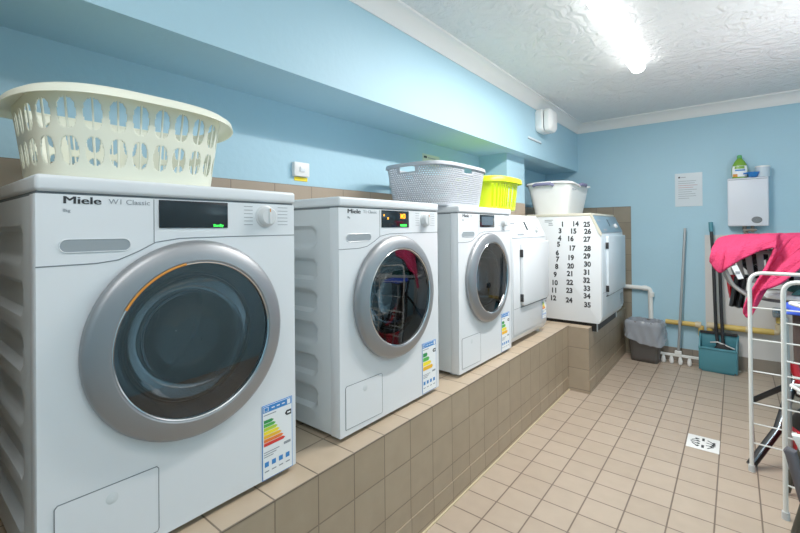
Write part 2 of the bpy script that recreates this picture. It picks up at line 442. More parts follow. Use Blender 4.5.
def ex1(d):
    d.text('Standby', .0085, (.0026, .352, .7375), (0, 1, 0), (0, 0, 1), M['green_led'], bold=.0003, sx=1)
def ex2(d):
    d.text('M3', .026, (.0026, .335, .770), (0, 1, 0), (0, 0, 1), M['orange_led'], bold=.0008)
    d.box(.0025, .003, .335, .376, .738, .746, M['green_led']); d.box(.0025, .003, .232, .238, .777, .784, M['orange_led'])
    d.box(.0025, .003, .255, .262, .765, .773, M['orange_led'])
def ex3(d): d.box(.0025, .003, .24, .37, .745, .79, M['bezel'])
G = 'white front-loading machines on the tiled plinth'
m1 = washer('washing_machine', 'large white front-loading washing machine nearest the camera, under the cream basket', 'washing machine', G, 'W1 Classic', ex1)
m1.location = (-1.05, .193, PT)
energy_label(m1, .0002, .490, .593, .017, .228, 0)
o = MB().lathe([(.0372, .190), (.0380, .187), (.0362, .1845)], (0, YC, ZD), 'x', M['orange'], 30, a0=math.radians(101), a1=math.radians(150)).build('door_reflection_arc', None, m1)  # warm reflection on the door, modelled as an orange strip
tag(o, 'orange reflection modelled as an arc on the upper left of the door glass')
m2 = washer('washing_machine', 'white front-loading machine second from the camera, its display lit orange and green', 'washing machine', G, 'T1 Classic', ex2)
m2.location = (-1.05, .982, PT)
energy_label(m2, .0002, .478, .583, .020, .235, 1)
m3 = washer('washing_machine', 'white front-loading machine with a blank grey display, between the lit one and the small dryer', 'washing machine', G, 'T1', ex3)
m3.location = (-1.05, 1.768, PT)
energy_label(m3, .0002, .470, .578, .018, .235, 1)

# ------------------------------------------------------------------ tumble dryers with a sloping panel
def dryer(name, w, h, d, loc, label, group, lidm, frontm, panelm, z0=.03):
    r = thing(name, loc, label, 'tumble dryer', group)
    sb = .07; zf = h-.15                # set-back of the top, foot of the sloping panel
    P = [(-d, z0), (-.02, z0), (-.012, z0+.02), (-.003, z0+.03), (0, zf), (-sb+.004, h-.02), (-d, h-.02)]
    c = MB(); c.prism(P, 'y', 0, w, M['white'], .002); c.build('cabinet', None, r)
    l = MB(); l.prism([(-d, h-.021), (-sb+.002, h-.021), (-sb+.006, h-.012), (-sb, h), (-d, h)], 'y', -.003, w+.003, lidm, .002)
    l.build('lid', None, r)
    f = MB(); f.box(0, .004, .012, w-.012, z0+.05, zf-.012, frontm, .0015); f.box(.003, .0042, .015, w-.015, .275*h+z0-.02, .275*h+z0-.018, M['seam'])
    f.build('front_panel', None, r)
    # sloping fascia plate
    ang = math.atan2(sb, .15); L = math.hypot(sb, .15)-.01
    T = Matrix.Translation((0.0, 0, zf)) @ Matrix.Rotation(-ang, 4, 'Y')
    p = MB(); p.box(-.001, .006, .008, w-.008, .004, L-.012, panelm, .002, M=T)
    p.box(.006, .007, .05, .13, .095, .108, M['ink2'], M=T); p.box(.006, .007, .10, .20, .018, .032, M['ink2'], M=T)
    p.box(.006, .0075, w*.5-.012, w*.5+.012, .055, .115, M['black'], M=T); p.build('fascia', None, r)
    t = MB(); t.lathe([(.006, .020), (.022, .017), (.023, .001)], (0, 0, 0), 'x', M['knob'], 24); t.box(.022, .024, -.002, .002, 0, .015, M['ink'])
    k = t.build('program_knob', None, r, fix=True); k.matrix_local = T @ Matrix.Translation((0, w*.74, .055))
    # door hung on the left
    y0, y1, q0, q1 = .115, w-.012, .30*h, zf-.022
    dd = MB(); dd.prism([(y0, q0+.02), (y0+.02, q0), (y1-.02, q0), (y1, q0+.02), (y1, q1-.01), (y1-.01, q1), (y0+.01, q1), (y0, q1-.01)], 'x', .006, .024, frontm, .004)
    door = dd.build('door', None, r)
    for z in (q0+.05, q1-.07):
        MB().box(.004, .026, y0-.006, y0+.003, z-.024, z+.024, M['blackp'], .003).build('hinge', None, door)
    MB().box(.004, .008, y0+.004, y1, q0-.012, q0-.003, M['seam']).build('door_shadow', None, r)  # grey strip stands in for the shadow along the door's bottom
    for y in (.05, w-.05):
        for x in (-.06, -d+.06): MB().lathe([(0, .02), (z0-.001, .02)], (x, y, 0), 'z', M['feet'], 16, cap0=True, cap1=True).build('foot', None, r)
    return r
m4 = dryer('tumble_dryer', .585, .812, .50, (-1.05, 2.392, PT), 'small white tumble dryer with a hinged square door, under nothing, beside the number chart', 'tumble dryers', M['white'], M['white'], M['white'])
m4['label'] = 'small white tumble dryer with a blank square door, left of the numbered dryer'
energy_label(m4, .0043, .485, .565, .10, .245, 2)
m5 = dryer('tumble_dryer', .735, .875, .555, (-.757, 3.282, .43), 'big white tumble dryer with black numbers stuck on its side, in the far corner', 'tumble dryers', M['creamboard'], M['enamel_shaded'], M['panel_blue'], z0=.067)
t = MB(); t.box(-.53, -.045, .03, .70, .001, .069, M['rubber']); t.build('base_shadow', None, m5)  # black block stands in for the deep shade under the dryer
t = MB(); t.box(.004, .006, .60, .70, .12, .22, M['recess']); t.build('vent_grille', None, m5)
tr = MB(); tr.prism([(.0035, .725-.02), (.006, .725), (-.064, .872), (-.078, .866), (-.012, .722)], 'y', -.006, .004); tr.build('side_trim', M['creamboard'], m5)
NUMS = [(1, -1.029, 1.226), (3, -1.047, 1.176), (4, -1.051, 1.119), (5, -1.060, 1.073), (6, -1.070, 1.006), (7, -1.069, 0.958), (8, -1.076, 0.901), (9, -1.088, 0.839), (10, -1.093, 0.776), (11, -1.097, 0.717), (12, -1.106, 0.657),
(14, -0.934, 1.228), (15, -0.950, 1.173), (16, -0.972, 1.116), (17, -0.961, 1.045), (19, -0.971, 0.973), (20, -0.972, 0.910), (21, -0.976, 0.852), (22, -0.979, 0.786), (23, -0.983, 0.724), (24, -0.986, 0.651),
(25, -0.853, 1.223), (26, -0.848, 1.171), (27, -0.854, 1.113), (28, -0.851, 1.045), (29, -0.855, 0.989), (30, -0.852, 0.929), (31, -0.856, 0.869), (32, -0.860, 0.810), (33, -0.857, 0.750), (34, -0.858, 0.694), (35, -0.855, 0.629)]
for n, x, z in NUMS:
    t = MB(); t.text(str(n), .052, (0, 0, 0), (1, 0, 0), (0, 0, 1), M['ink'], bold=.0024, align='CENTER', sx=.92)
    k = t.build('number_sticker', None, m5, fix=False); k.location = (x+.757, -.0002, z-.43-.018)
    k['label'] = 'black number %d' % n
t = MB(); t.text('APPROX.', .014, (-.41, -.0002, 1.257-.43), (1, 0, 0), (0, 0, 1), M['ink2']) if False else None
for q, (x, wd) in enumerate(((-1.165, .065), (-1.165, .055), (-1.135, .03), (-1.135, .035))):
    t.box(x+.757, x+.757+wd, -.0008, 0, 1.255-.43-q*.013, 1.261-.43-q*.013, M['ink2'])
t.build('faded_print', None, m5)

# ------------------------------------------------------------------ baskets
def sup(a, hx, hy, n):
    c, s = math.cos(a), math.sin(a)
    return (hx*math.copysign(abs(c)**(2/n), c), hy*math.copysign(abs(s)**(2/n), s))
def ring_pts(hx, hy, n, N):
    """N points at even arc length round a rounded rectangle; starts at -y going towards +x"""
    raw = [sup(-PI/2+2*PI*k/2880, hx, hy, n) for k in range(2881)]; acc = [0]
    for p, q in zip(raw, raw[1:]): acc.append(acc[-1]+math.hypot(q[0]-p[0], q[1]-p[1]))
    out = []; j = 0
    for k in range(N):
        t = acc[-1]*k/N
        while acc[j+1] < t: j += 1
        f = (t-acc[j])/max(1e-9, acc[j+1]-acc[j]); out.append((raw[j][0]+f*(raw[j+1][0]-raw[j][0]), raw[j][1]+f*(raw[j+1][1]-raw[j][1])))
    return out, acc[-1]
def basket_body(r, base, top, n, h, N, R, hole, m, thick=.003, rimz=None, bulge=.0, name='body'):
    b = MB(); B, _ = ring_pts(*base, n, N); T, per = ring_pts(*top, n, N); V = []
    for j in range(R+1):
        t = j/R; e = t**(1-bulge) if bulge else t; row = []
        for k in range(N):
            zz = h*t*(1+(rimz(k/N) if rimz else 0)*t)
            row.append(b.bm.verts.new((B[k][0]+(T[k][0]-B[k][0])*e, B[k][1]+(T[k][1]-B[k][1])*e, zz)))
        V.append(row)
    fs = []
    for j in range(R):
        for k in range(N):
            if hole and hole((k+.5)/N, (j+.5)/R): continue
            fs.append(b.bm.faces.new((V[j][k], V[j][(k+1) % N], V[j+1][(k+1) % N], V[j+1][k])))
    fs.append(b.bm.faces.new(V[0][::-1]))
    b._fin(fs, m); loose = [v for v in b.bm.verts if not v.link_faces]
    bmesh.ops.delete(b.bm, geom=loose, context='VERTS')
    o = b.build(name, None, r, autosmooth=0)
    for p in o.data.polygons: p.use_smooth = True
    return solid(o, thick)
def basket_rim(r, top, n, h, m, lip=.02, drop=.012, th=.004, rimz=None, N=160, name='rim'):
    b = MB(); T, _ = ring_pts(*top, n, N); rings = []
    prof = [(-th*.5, 0), (0, th), (lip*.55, th*.9), (lip*.9, -drop*.2), (lip, -drop), (lip-.003, -drop), (lip*.8, -drop*.3), (lip*.5, 0)]
    for o_, z_ in prof:
        row = []
        for k in range(N):
            p, q = Vector(T[k-1]), Vector(T[(k+1) % N]); d = (q-p).normalized(); nn = Vector((d.y, -d.x))
            zz = h*(1+(rimz(k/N) if rimz else 0))
            row.append(b.bm.verts.new((T[k][0]+nn.x*o_, T[k][1]+nn.y*o_, zz+z_)))
        rings.append(row)
    fs = []
    for A, B in zip(rings, rings[1:]+rings[:1]):
        for k in range(N): fs.append(b.bm.faces.new((A[k], A[(k+1) % N], B[(k+1) % N], B[k])))
    b._fin(fs, m); return b.build(name, None, r, autosmooth=50)

ZM = PT+ZT+.0005
# cream basket with pairs of oval slots
r = thing('laundry_basket', (-1.235, .408, ZM), 'cream plastic laundry basket with oval slots on the nearest washing machine', 'laundry basket', 'laundry baskets')
def h1(u, t):
    n = 28; f = (u*n) % 1; 
    for t0, t1 in ((.16, .47), (.56, .90)):
        if t0 < t < t1:
            c = abs(f-.5)
            if c < .045 or c > .36: return False
            y = (t-(t0+t1)/2)/((t1-t0)/2)
            return (c/.36)**2.6+abs(y)**2.6 < 1
    return False
rz1 = lambda u: -.11*math.cos(2*PI*u)**4
basket_body(r, (.150, .190), (.176, .212), 3.2, .192, 28*24, 64, h1, M['cream'], .003, rimz=rz1)
basket_rim(r, (.176, .212), 3.2, .192, M['cream'], .036, .018, .005, name='rim', rimz=rz1)
# pale grey woven-look basket
r = thing('laundry_basket', (-1.27, 1.925, ZM), 'pale grey perforated laundry basket across the second and third machines', 'laundry basket', 'laundry baskets')
def h2(u, t):
    k = int(u*480); j = int(t*42)
    hs = (abs(((u+.0) % .5)-.25) < .0) 
    # end and side hand-holds
    for c, wd in ((0.0, .030), (.25, .026), (.5, .030), (.75, .026)):
        du = min(abs(u-c), 1-abs(u-c))
        if .80 < t < .93 and du < wd: return (du/wd)**4+(abs(t-.865)/.065)**4 < 1
        if .76 < t < .97 and du < wd+.012: return False
    if t > .94 or t < .04: return False
    return j % 2 == 1 and (k+(j//2 % 2)*2) % 4 in (1, 2)
basket_body(r, (.168, .238), (.193, .275), 4, .212, 480, 42, h2, M['greypl'], .0025)
basket_rim(r, (.193, .275), 4, .212, M['greypl'], .008, .014, .003)
# lime basket
r = thing('laundry_basket', (-1.26, 2.492, ZM), 'lime green slotted laundry basket right of the pale grey one', 'laundry basket', 'laundry baskets')
def h3(u, t):
    n = 44; f = (u*n) % 1
    if .08 < t < .80 and .30 < f < .78:
        k = int(u*n)
        return k not in (0, 1, 2, 3, 43, 42, 41, 21, 22, 20, 23)
    return False
basket_body(r, (.145, .175), (.165, .195), 4, .20, 44*10, 24, h3, M['lime'], .003)
basket_rim(r, (.165, .195), 4, .20, M['lime'], .026, .030, .004)
# white tub basket with mauve grips
r = thing('laundry_basket', (-1.20, 3.74, .43+.875+.0005), 'white solid-sided laundry basket with mauve grips on the numbered dryer', 'laundry basket', 'laundry baskets')
def h4(u, t):
    for c, wd in ((0.0, .03), (.25, .03), (.5, .03), (.75, .03)):
        du = min(abs(u-c), 1-abs(u-c))
        if .74 < t < .90 and du < wd: return True
    return False
basket_body(r, (.138, .235), (.185, .288), 9, .258, 240, 30, None, M['whitepl'], .003, rimz=lambda u: .05*math.cos(4*PI*u), name='body')
basket_rim(r, (.185, .288), 9, .258, M['whitepl'], .018, .012, .004, rimz=lambda u: .05*math.cos(4*PI*u))
for (x, y, a) in ((-.03, -.300, 0), (.198, -.0, 1)):
    g = MB()
    if a == 0: g.tube([(x-.085, y, .244), (x-.06, y-.010, .252), (x+.06, y-.010, .252), (x+.085, y, .236)], .013, M['mauve'], 10)
    else: g.tube([(x, y-.085, .248), (x+.01, y-.06, .256), (x+.01, y+.06, .256), (x, y+.085, .248)], .013, M['mauve'], 10)
    g.build('grip', None, r)
g = MB()
for k in range(5): g.box(.178, .181, -.22+k*.022, -.210+k*.022, .205, .212, M['ink2'])
g.build('embossed_mark', None, r)

# ------------------------------------------------------------------ fittings on the left wall and bulkhead
r = thing('switch_plate', (XW+.008-.008, 1.235, 1.478), 'white fused switch plate above the wall tiles, left of the second machine', 'switch')
MB().box(0, .022, -.043, .043, -.032, .032, bev=.003).build('plate', mat('switch_white', 'e8e6e4', .4), r)
MB().box(.022, .027, -.014, .014, -.012, .012, bev=.002).build('rocker', M['white'], r)
MB().box(0, .003, -.03, .045, -.052, -.034).build('sticker', M['yelsticker'], r)['label'] = 'yellow sticker under the plate'
r = thing('wall_notice', (XW, 2.32, 1.655), 'small cream notice on the wall behind the pale grey basket', 'notice')
MB().box(0, .002, -.10, .10, -.035, .035).build('card', mat('cream_card', 'cfd6c4', .6), r)
t = MB(); t.box(.002, .0026, -.085, -.05, .008, .022, M['ink']); t.box(.002, .0026, -.04, .05, .010, .016, M['ink2']); t.build('print', None, r)
t = MB(); t.tube([(XW+.003, 1.90, 1.51), (XW+.012, 1.90, 1.45), (XW+.03, 1.90, 1.418), (XW+.05, 1.90, 1.43)], .006, M['metal'], 8)
t.box(XW, XW+.006, 1.885, 1.915, 1.44, 1.52, M['metal'], .002)
tag(t.build('wall_hook'), 'small white hook on the wall left of the pale grey basket', 'hook')
# round-cornered wall unit with a dark slit
r = thing('wall_alarm', (XB, 3.42, 2.065), 'white rounded alarm unit with a dark slit on the blue bulkhead', 'alarm')
def rsq(hw, hh, n=5, N=48): return [sup(2*PI*k/N, hw, hh, n) for k in range(N)]
def loft(mb, secs, m):
    rr = [[mb.bm.verts.new((x, p, q)) for p, q in rsq(a, b)] for x, a, b in secs]; fs = []
    for A, B in zip(rr, rr[1:]):
        for k in range(48): fs.append(mb.bm.faces.new((A[k], A[(k+1) % 48], B[(k+1) % 48], B[k])))
    fs.append(mb.bm.faces.new(rr[0])); fs.append(mb.bm.faces.new(rr[-1])); mb._fin(fs, m)
b = MB(); loft(b, [(0, .095, .085), (.01, .102, .092), (.055, .102, .092), (.062, .095, .088)], M['whitepl']); b.build('base', None, r)
b = MB(); loft(b, [(.06, .082, .082), (.072, .082, .082)], M['blackp']); b.build('slit', None, r)
b = MB(); loft(b, [(.070, .09, .09), (.078, .093, .093), (.105, .088, .088), (.122, .070, .070), (.126, .045, .045)], M['whitepl']); b.build('cover', None, r)
t = MB(); t.box(XB, XB+.004, 3.17, 3.45, 1.897, 1.914, M['switch'], .001); t.box(XB, XB+.006, 3.17, 3.45, 1.893, 1.899, M['ink2'])
tag(t.build('label_strip'), 'thin white strip stuck on the bulkhead below the alarm unit', 'strip')

# ------------------------------------------------------------------ ceiling battens
def batten(x, y0, y1, label, e=1):
    r = thing('ceiling_light', (x, (y0+y1)/2, ZC), label, 'ceiling light', None); L = (y1-y0)/2
    MB().box(-.035, .035, -L+.01, L-.01, -.02, 0, bev=.003).build('housing', M['whitepl'], r)
    d = MB(); P = [(.042*math.cos(a), -.02-.036*math.sin(a)) for a in [PI*i/12 for i in range(13)]]
    d.prism(P, 'y', -L, L, M['diffuser'], .004); d.build('diffuser', None, r); return r
batten(-.475, 1.55, 3.06, 'long lit white batten light on the ceiling')
batten(-.30, -1.1, .35, 'added fill batten light on the ceiling behind the camera')  # unseen batten, added as weak fill

# ------------------------------------------------------------------ fittings on the far wall
r = thing('wall_notice', (-.3165, YB, 1.525), 'laminated paper notice on the blue far wall', 'notice')
MB().box(-.10, .10, -.003, 0, -.147, .147).build('sheet', mat('laminate', 'd3dbe0', .15), r)
t = MB(); t.box(-.075, -.06, -.0036, -.003, .105, .118, M['ink']); t.box(-.055, -.02, -.0036, -.003, .108, .114, M['ink2'])
for k, wv in enumerate((.13, .12, .14, .11, .135, .10, .125, .13, .08)):
    t.box(-.075, -.075+wv, -.0036, -.003, .075-k*.019, .079-k*.019, mat('notice_red', 'b57b7b', .6) if k in (2, 3) else M['ink2'])
t.build('print', None, r)
r = thing('water_heater', (.083, YB, 1.198), 'small white box water heater on the far wall above the pink towel', 'water heater')
MB().box(-.128, .128, -.115, 0, 0, .391, bev=.010, seg=3).build('case', M['heater'], r)
MB().box(-.12, .12, -.117, -.113, .375, .380).build('seam', M['recess'], r)
t = MB(); t.lathe([(-.121, .001), (-.121, .030), (-.116, .033), (-.113, .033)], (0, 0, 0), 'y', M['badge'], 28)
k = t.build('badge', None, r); k.location = (.055, 0, .05); k.scale = (1, 1, .8)
t = MB(); t.tube([(-.02, -.05, 0), (-.02, -.05, -.04), (.0, -.05, -.075)], .014, M['copper'], 10); t.tube([(.03, -.05, 0), (.03, -.05, -.05)], .012, M['copper'], 10)
t.tube([(-.03, -.06, -.035), (.055, -.06, -.03)], .010, M['copper'], 8); t.build('pipe_stubs', None, r)
ZH = 1.5895
r = thing('detergent_bottle', (.035, 4.42, ZH), 'green washing liquid bottle standing on the water heater', 'bottle')
b = MB()
prof = [(0, .040), (.004, .048), (.03, .052), (.07, .053), (.105, .047), (.135, .034), (.155, .020), (.165, .014)]
b.lathe(prof, (0, 0, 0), 'z', M['greenliq'], 36, cap0=True, cap1=True); 
for v in b.bm.verts: v.co.y *= .55
b.build('body', None, r)
b = MB(); b.lathe([(.012, .0515), (.03, .0535), (.07, .0545), (.10, .0495)], (0, 0, 0), 'z', M['paper'], 30, a0=PI*1.15, a1=PI*1.85)
b.lathe([(.012, .0525), (.035, .0545)], (0, 0, 0), 'z', M['orange'], 20, a0=PI*1.2, a1=PI*1.42)
b.lathe([(.075, .0552), (.098, .0508)], (0, 0, 0), 'z', M['greenliq'], 20, a0=PI*1.3, a1=PI*1.7)
b.lathe([(.058, .0555), (.070, .0556)], (0, 0, 0), 'z', M['blue'], 20, a0=PI*1.32, a1=PI*1.72)
for v in b.bm.verts: v.co.y *= .56
b.build('label', None, r)
b = MB(); b.lathe([(.163, .017), (.186, .016), (.190, .010)], (0, 0, 0), 'z', mat('green_cap', '4fa55a', .4), 20, cap1=True); b.build('cap', None, r)
b = MB(); b.lathe([(0, .020), (.004, .026), (.036, .040), (.040, .042), (.038, .036), (.006, .02)], (.118, 4.385, ZH), 'z', M['blueitem'], 32, cap0=True)
b.tube([(.085, 4.375, ZH+.034), (.06, 4.36, ZH+.03)], .007, M['blueitem'], 8)
tag(b.build('dosing_cup'), 'small blue plastic cup on the water heater', 'cup')
r = thing('plastic_tub', (.178, 4.42, ZH), 'pale translucent tub at the right end of the water heater', 'tub')
b = MB(); b.lathe([(0, .040), (.005, .044), (.078, .046)], (0, 0, 0), 'z', M['tub'], 32, cap0=True, cap1=True); b.build('body', None, r)
b = MB(); b.lathe([(.076, .048), (.086, .048), (.088, .040)], (0, 0, 0), 'z', M['whitepl'], 32, cap1=True); b.build('lid', None, r)

# pipes
def smooth(pts, rr=.03, n=5):
    P = [Vector(p) for p in pts]; out = [P[0]]
    for a, b_, c in zip(P, P[1:], P[2:]):
        u = (a-b_).normalized()*rr; v = (c-b_).normalized()*rr
        for i in range(n+1):
            t_ = i/n; out.append((b_+u)*(1-t_)**2+b_*2*t_*(1-t_)+(b_+v)*t_**2)
    return out+[P[-1]]
t = MB(); t.tube(smooth([(-.95, 4.455, .64), (-.615, 4.455, .633), (-.605, 4.455, .10)], .03), .020, M['metal'], 14)
t.tube([(-.675, 4.455, .634), (-.64, 4.455, .633)], .0245, M['metal'], 14); t.tube([(-.606, 4.455, .56), (-.606, 4.455, .60)], .0245, M['metal'], 14)
tag(t.build('waste_pipe'), 'white waste pipe with an elbow coming from behind the numbered dryer', 'pipe')
r = thing('gas_pipe', (0, 4.44, .35), 'yellow painted pipe running low along the far wall', 'pipe')
t = MB(); t.tube([(-.495, 0, 0), (-.27, 0, 0)], .021, M['yellow'], 12); t.tube([(-.16, 0, .005), (.235, 0, .005)], .024, M['yellow'], 12)
t.tube([(-.235, 0, -.005), (-.235, 0, -.09)], .021, M['yellow'], 12); t.tube([(-.175, 0, -.07), (-.175, 0, .0)], .021, M['yellow'], 12); t.tube([(-.235, 0, -.09), (-.175, 0, -.09)], .021, M['yellow'], 12)
t.tube([(.262, 0, .08), (.262, 0, .14)], .016, M['yellow'], 12)
t.build('run', None, r)
t = MB()
for a, b_ in (((-.40, 0, 0), (-.37, 0, 0)), ((-.275, 0, 0), (-.235, 0, 0)), ((-.195, 0, .005), (-.14, 0, .005)), ((.06, 0, .005), (.09, 0, .005))): t.tube([a, b_], .028, M['joint'], 12)
t.tube(smooth([(.225, 0, .005), (.262, 0, .005), (.262, 0, .07)], .02), .021, M['joint'], 12)
t.build('joint', None, r)
t = MB(); t.box(.225, .30, -.05, .04, .13, .20, M['bezel'], .012); t.build('valve', None, r)

# bin with liner
r = thing('waste_bin', (-.640, 4.33, 0), 'charcoal waste bin with a clear liner folded over its rim', 'bin', rz=math.radians(-4))
basket_body(r, (.105, .070), (.130, .095), 6, .355, 80, 10, None, M['bin'], .004, name='body')
basket_rim(r, (.130, .095), 6, .355, M['bin'], .010, .012, .004, N=80)
b = MB(); N = 120; rings = []; random.seed(3)
ph = [random.random()*6 for _ in range(6)]
def wr(a, k): return .5*math.sin(7*a+ph[0]+k*.8)+.3*math.sin(13*a+ph[1]-k)+.25*math.sin(23*a+ph[2]+k*1.7)
top, _ = ring_pts(.150, .112, 5, N)
for j in range(15):
    t_ = j/14; row = []
    for k in range(N):
        a = 2*PI*k/N; sag = .5+.5*math.cos(a*1-1.0)
        low = .365-.150-.055*math.sin(a*1.0+.9)
        zz = .364+(low-.364)*t_; e = 1+.04*t_+(.06*t_+.016)*wr(a, j*.45)-.10*math.exp(-((t_-.0)/.08)**2)
        row.append(b.bm.verts.new((top[k][0]*e, top[k][1]*e, zz+.006*wr(a+1, j*.3))))
    rings.append(row)
inner = [[b.bm.verts.new((p[0]*(.86-.05*j), p[1]*(.84-.05*j), .364-.05*j+.004*wr(2*PI*k/N, j))) for k, p in enumerate(top)] for j in range(4)]
rings = inner[::-1]+rings; fs = []
for A, B in zip(rings, rings[1:]):
    for k in range(N): fs.append(b.bm.faces.new((A[k], A[(k+1) % N], B[(k+1) % N], B[k])))
b._fin(fs, M['bag'], True); k = b.build('bin_liner', None, r, autosmooth=60); k['label'] = 'clear crumpled plastic liner'

# floor squeegee leaning on the wall
r = thing('floor_squeegee', (-.40, 4.36, 0), 'long-handled grey floor squeegee standing beside the bin', 'squeegee')
t = MB(); t.tube([(0.005, 0, .09), (.058, .085, 1.185)], .0105, M['galv'], 10); t.build('pole', None, r)
t = MB(); t.box(-.15, .16, -.012, .012, .070, .090, M['metal'], .004); t.box(-.02, .03, -.015, .015, .085, .12, M['metal'], .004); t.build('head', None, r)
t = MB()
for x in (-.105, -.045, .02, .085): t.lathe([(.0, .003), (.006, .013), (.024, .018), (.05, .014), (.072, .007)], (x, 0, 0), 'z', M['whitepl'], 16)
t.build('castor', None, r)

# lobby dustpan and broom
r = thing('lobby_dustpan', (-.118, 4.35, 0), 'upright teal dustpan with a long black handle against the far wall', 'dustpan', rz=math.radians(-3))
t = MB()
P = [(-.128, .20), (-.118, .02), (-.100, .0), (.098, .0), (.116, .02), (.128, .20)]
t.prism(P, 'y', -.055, -.045, M['teal'], .003)
t.prism([(-.135, .30), (-.128, .02), (.124, .02), (.135, .30), (.125, .315), (-.125, .315)], 'y', .05, .06, M['teal'], .003)
t.prism([(-.055, 0), (.06, 0), (.06, .02), (-.055, .02)], 'x', -.105, .105, M['teal'], .004)
for s_ in (-1, 1): t.prism([(-.05, .01), (.055, .01), (.055, .30), (-.02, .245), (-.05, .20)], 'x', s_*.122-.005, s_*.122+.005, M['teal'], .002)
t.prism([(-.127, .185), (.128, .185), (.128, .20), (.0, .192), (-.127, .20)], 'y', -.062, -.052, M['teal'], .002)
t.build('pan', None, r)
t = MB(); t.box(-.125, .125, .035, .049, .295, .318, M['blackp'], .003); t.tube([(.0, .0, .20), (-.015, .03, .36), (-.03, .055, .95), (-.042, .07, 1.16)], .0125, M['blackp'], 12)
t.tube([(-.05, -.01, .235), (0, -.015, .245), (.11, -.02, .205)], .006, M['galv'], 8); t.build('handle', None, r)
t = MB(); t.tube([(-.042, .07, 1.155), (-.046, .076, 1.235)], .016, M['teal'], 12); t.build('grip', None, r)
r = thing('hand_broom', (-.095, 4.35, .02), 'black-handled broom standing inside the teal dustpan', 'broom')
t = MB(); t.tube([(.01, .0, .20), (.0, .05, .5), (-.008, .06, .90)], .0125, M['blackp'], 12); t.build('pole', None, r)
t = MB(); t.prism([(-.07, .005), (.09, .005), (.075, .17), (.02, .215), (-.02, .215), (-.05, .17)], 'y', -.028, .028, M['blackp'], .006); t.build('brush_head', None, r)

# drain cover let into the floor
r = thing('drain_cover', (-.1485, 2.852, 0), 'white square drain cover with black slots in the tiled floor', 'drain cover')
MB().box(-.073, .073, -.087, .087, 0, .0025, bev=.0008).build('plate', M['whitepl'], r)
t = MB()
for sx_ in (-1, 1):
    for q in range(4):
        y_ = -.05+q*.03; Mx = Matrix.Translation((sx_*.035, y_*.8, 0)) @ Matrix.Rotation(sx_*(.9-q*.55), 4, 'Z')
        t.box(-.022, .022, -.0035, .0035, .0024, .0030, M['ink'], M=Mx)
        t.box(-.006, .006, -.009, .009, .0024, .0030, M['ink'], M=Mx @ Matrix.Translation((.012, .004, 0)))
for y_ in (-.045, .045): t.box(-.006, .006, y_-.018, y_+.018, .0024, .0030, M['ink'])
t.build('slots', None, r)

# ------------------------------------------------------------------ right-hand group
# folding clothes airer: two ladder panels hinged apart
HA = .970; WZ = [.80, .645, .49, .335, .235, .14]
def panel(name, o, d, L, parent, base, dz=0):
    o = Vector(o); d = Vector(d).normalized(); t = MB()
    t.tube(smooth([o+Vector((0, 0, .012)), o+Vector((0, 0, HA+dz)), o+d*L+Vector((0, 0, HA+dz)), o+d*L+Vector((0, 0, .012))], .055, 7), .0085, M['metal'], 12)
    for z in WZ: t.tube([o+Vector((0, 0, z)), o+d*L+Vector((0, 0, z))], .0034, M['metal'], 8)
    p = t.build(name, None, parent)
    f = MB()
    for q in (o, o+d*L): f.lathe([(0, .014), (.03, .013)], (q.x, q.y, 0), 'z', M['feet'], 12, cap0=True, cap1=True)
    f.build('rubber_feet', None, p); return p
r = thing('clothes_airer', (.054, 2.676, 0), 'white tubular folding clothes airer at the right edge', 'clothes airer')
panel('ladder_panel', (0, 0, 0), (.98, -.06, 0), .60, r, 0)
panel('ladder_panel', (.098, -.355, 0), (.80, -.30, 0), .55, r, 0)
for z in (.862, .505):
    t = MB(); t.tube(smooth([(.62, -.10, z), (.125, -.19, z), (.34, -.60, z-.02)], .02, 4), .0075, M['metal'], 10); t.build('folding_arm', None, r)

# ironing board
r = thing('ironing_board', (.06, 3.20, 0), 'ironing board with a white cover and black legs behind the clothes airer', 'ironing board')
t = MB(); out = []
for k in range(13):
    a = PI/2+PI*k/12; out.append((.14+.11*math.cos(a)*1.0, .13*math.sin(a)))
out = [(.95, .17)]+[(.30, .165)]+out+[(.30, -.165), (.95, -.17)]
t.prism(out, 'z', .795, .825, M['whitecloth'], .008); t.build('board_top', None, r)
t = MB(); t.prism([(p*.97+.02, q*.9) for p, q in out], 'z', .775, .796, M['pad'], .003); t.build('underframe', None, r)
t = MB(); t.tube([(-.01, -.50, .016), (.10, -.38, .18), (.19, -.20, .46), (.24, -.10, .775)], .020, M['blackp'], 12); t.tube([(-.005, -.515, .03), (.10, -.405, .19), (.19, -.225, .47)], .005, M['bezel'], 8)  # thin paler tube is the leg's highlight, built as geometry
t.tube([(.42, -.50, .016), (.54, -.0, .775)], .016, M['blackp'], 12); t.build('leg_frame', None, r)
t = MB(); t.tube([(.02, .50, .020), (.174, .40, .175), (.30, .33, .30)], .017, M['blackp'], 12); t.tube([(.30, .33, .30), (.60, 0, .775)], .016, M['blackp'], 12); t.build('leg_frame', None, r)
t = MB(); t.tube(smooth([(.08, .03, .80), (-.02, .03, .80), (-.09, .02, .86), (-.14, .02, 1.0)], .035), .012, M['greyb'], 10)
t.tube(smooth([(.08, -.09, .80), (0, -.09, .795), (-.07, -.08, .85), (-.12, -.08, .985), (-.16, -.03, 1.0)], .03), .009, M['galv'], 10); t.build('iron_rest', None, r)

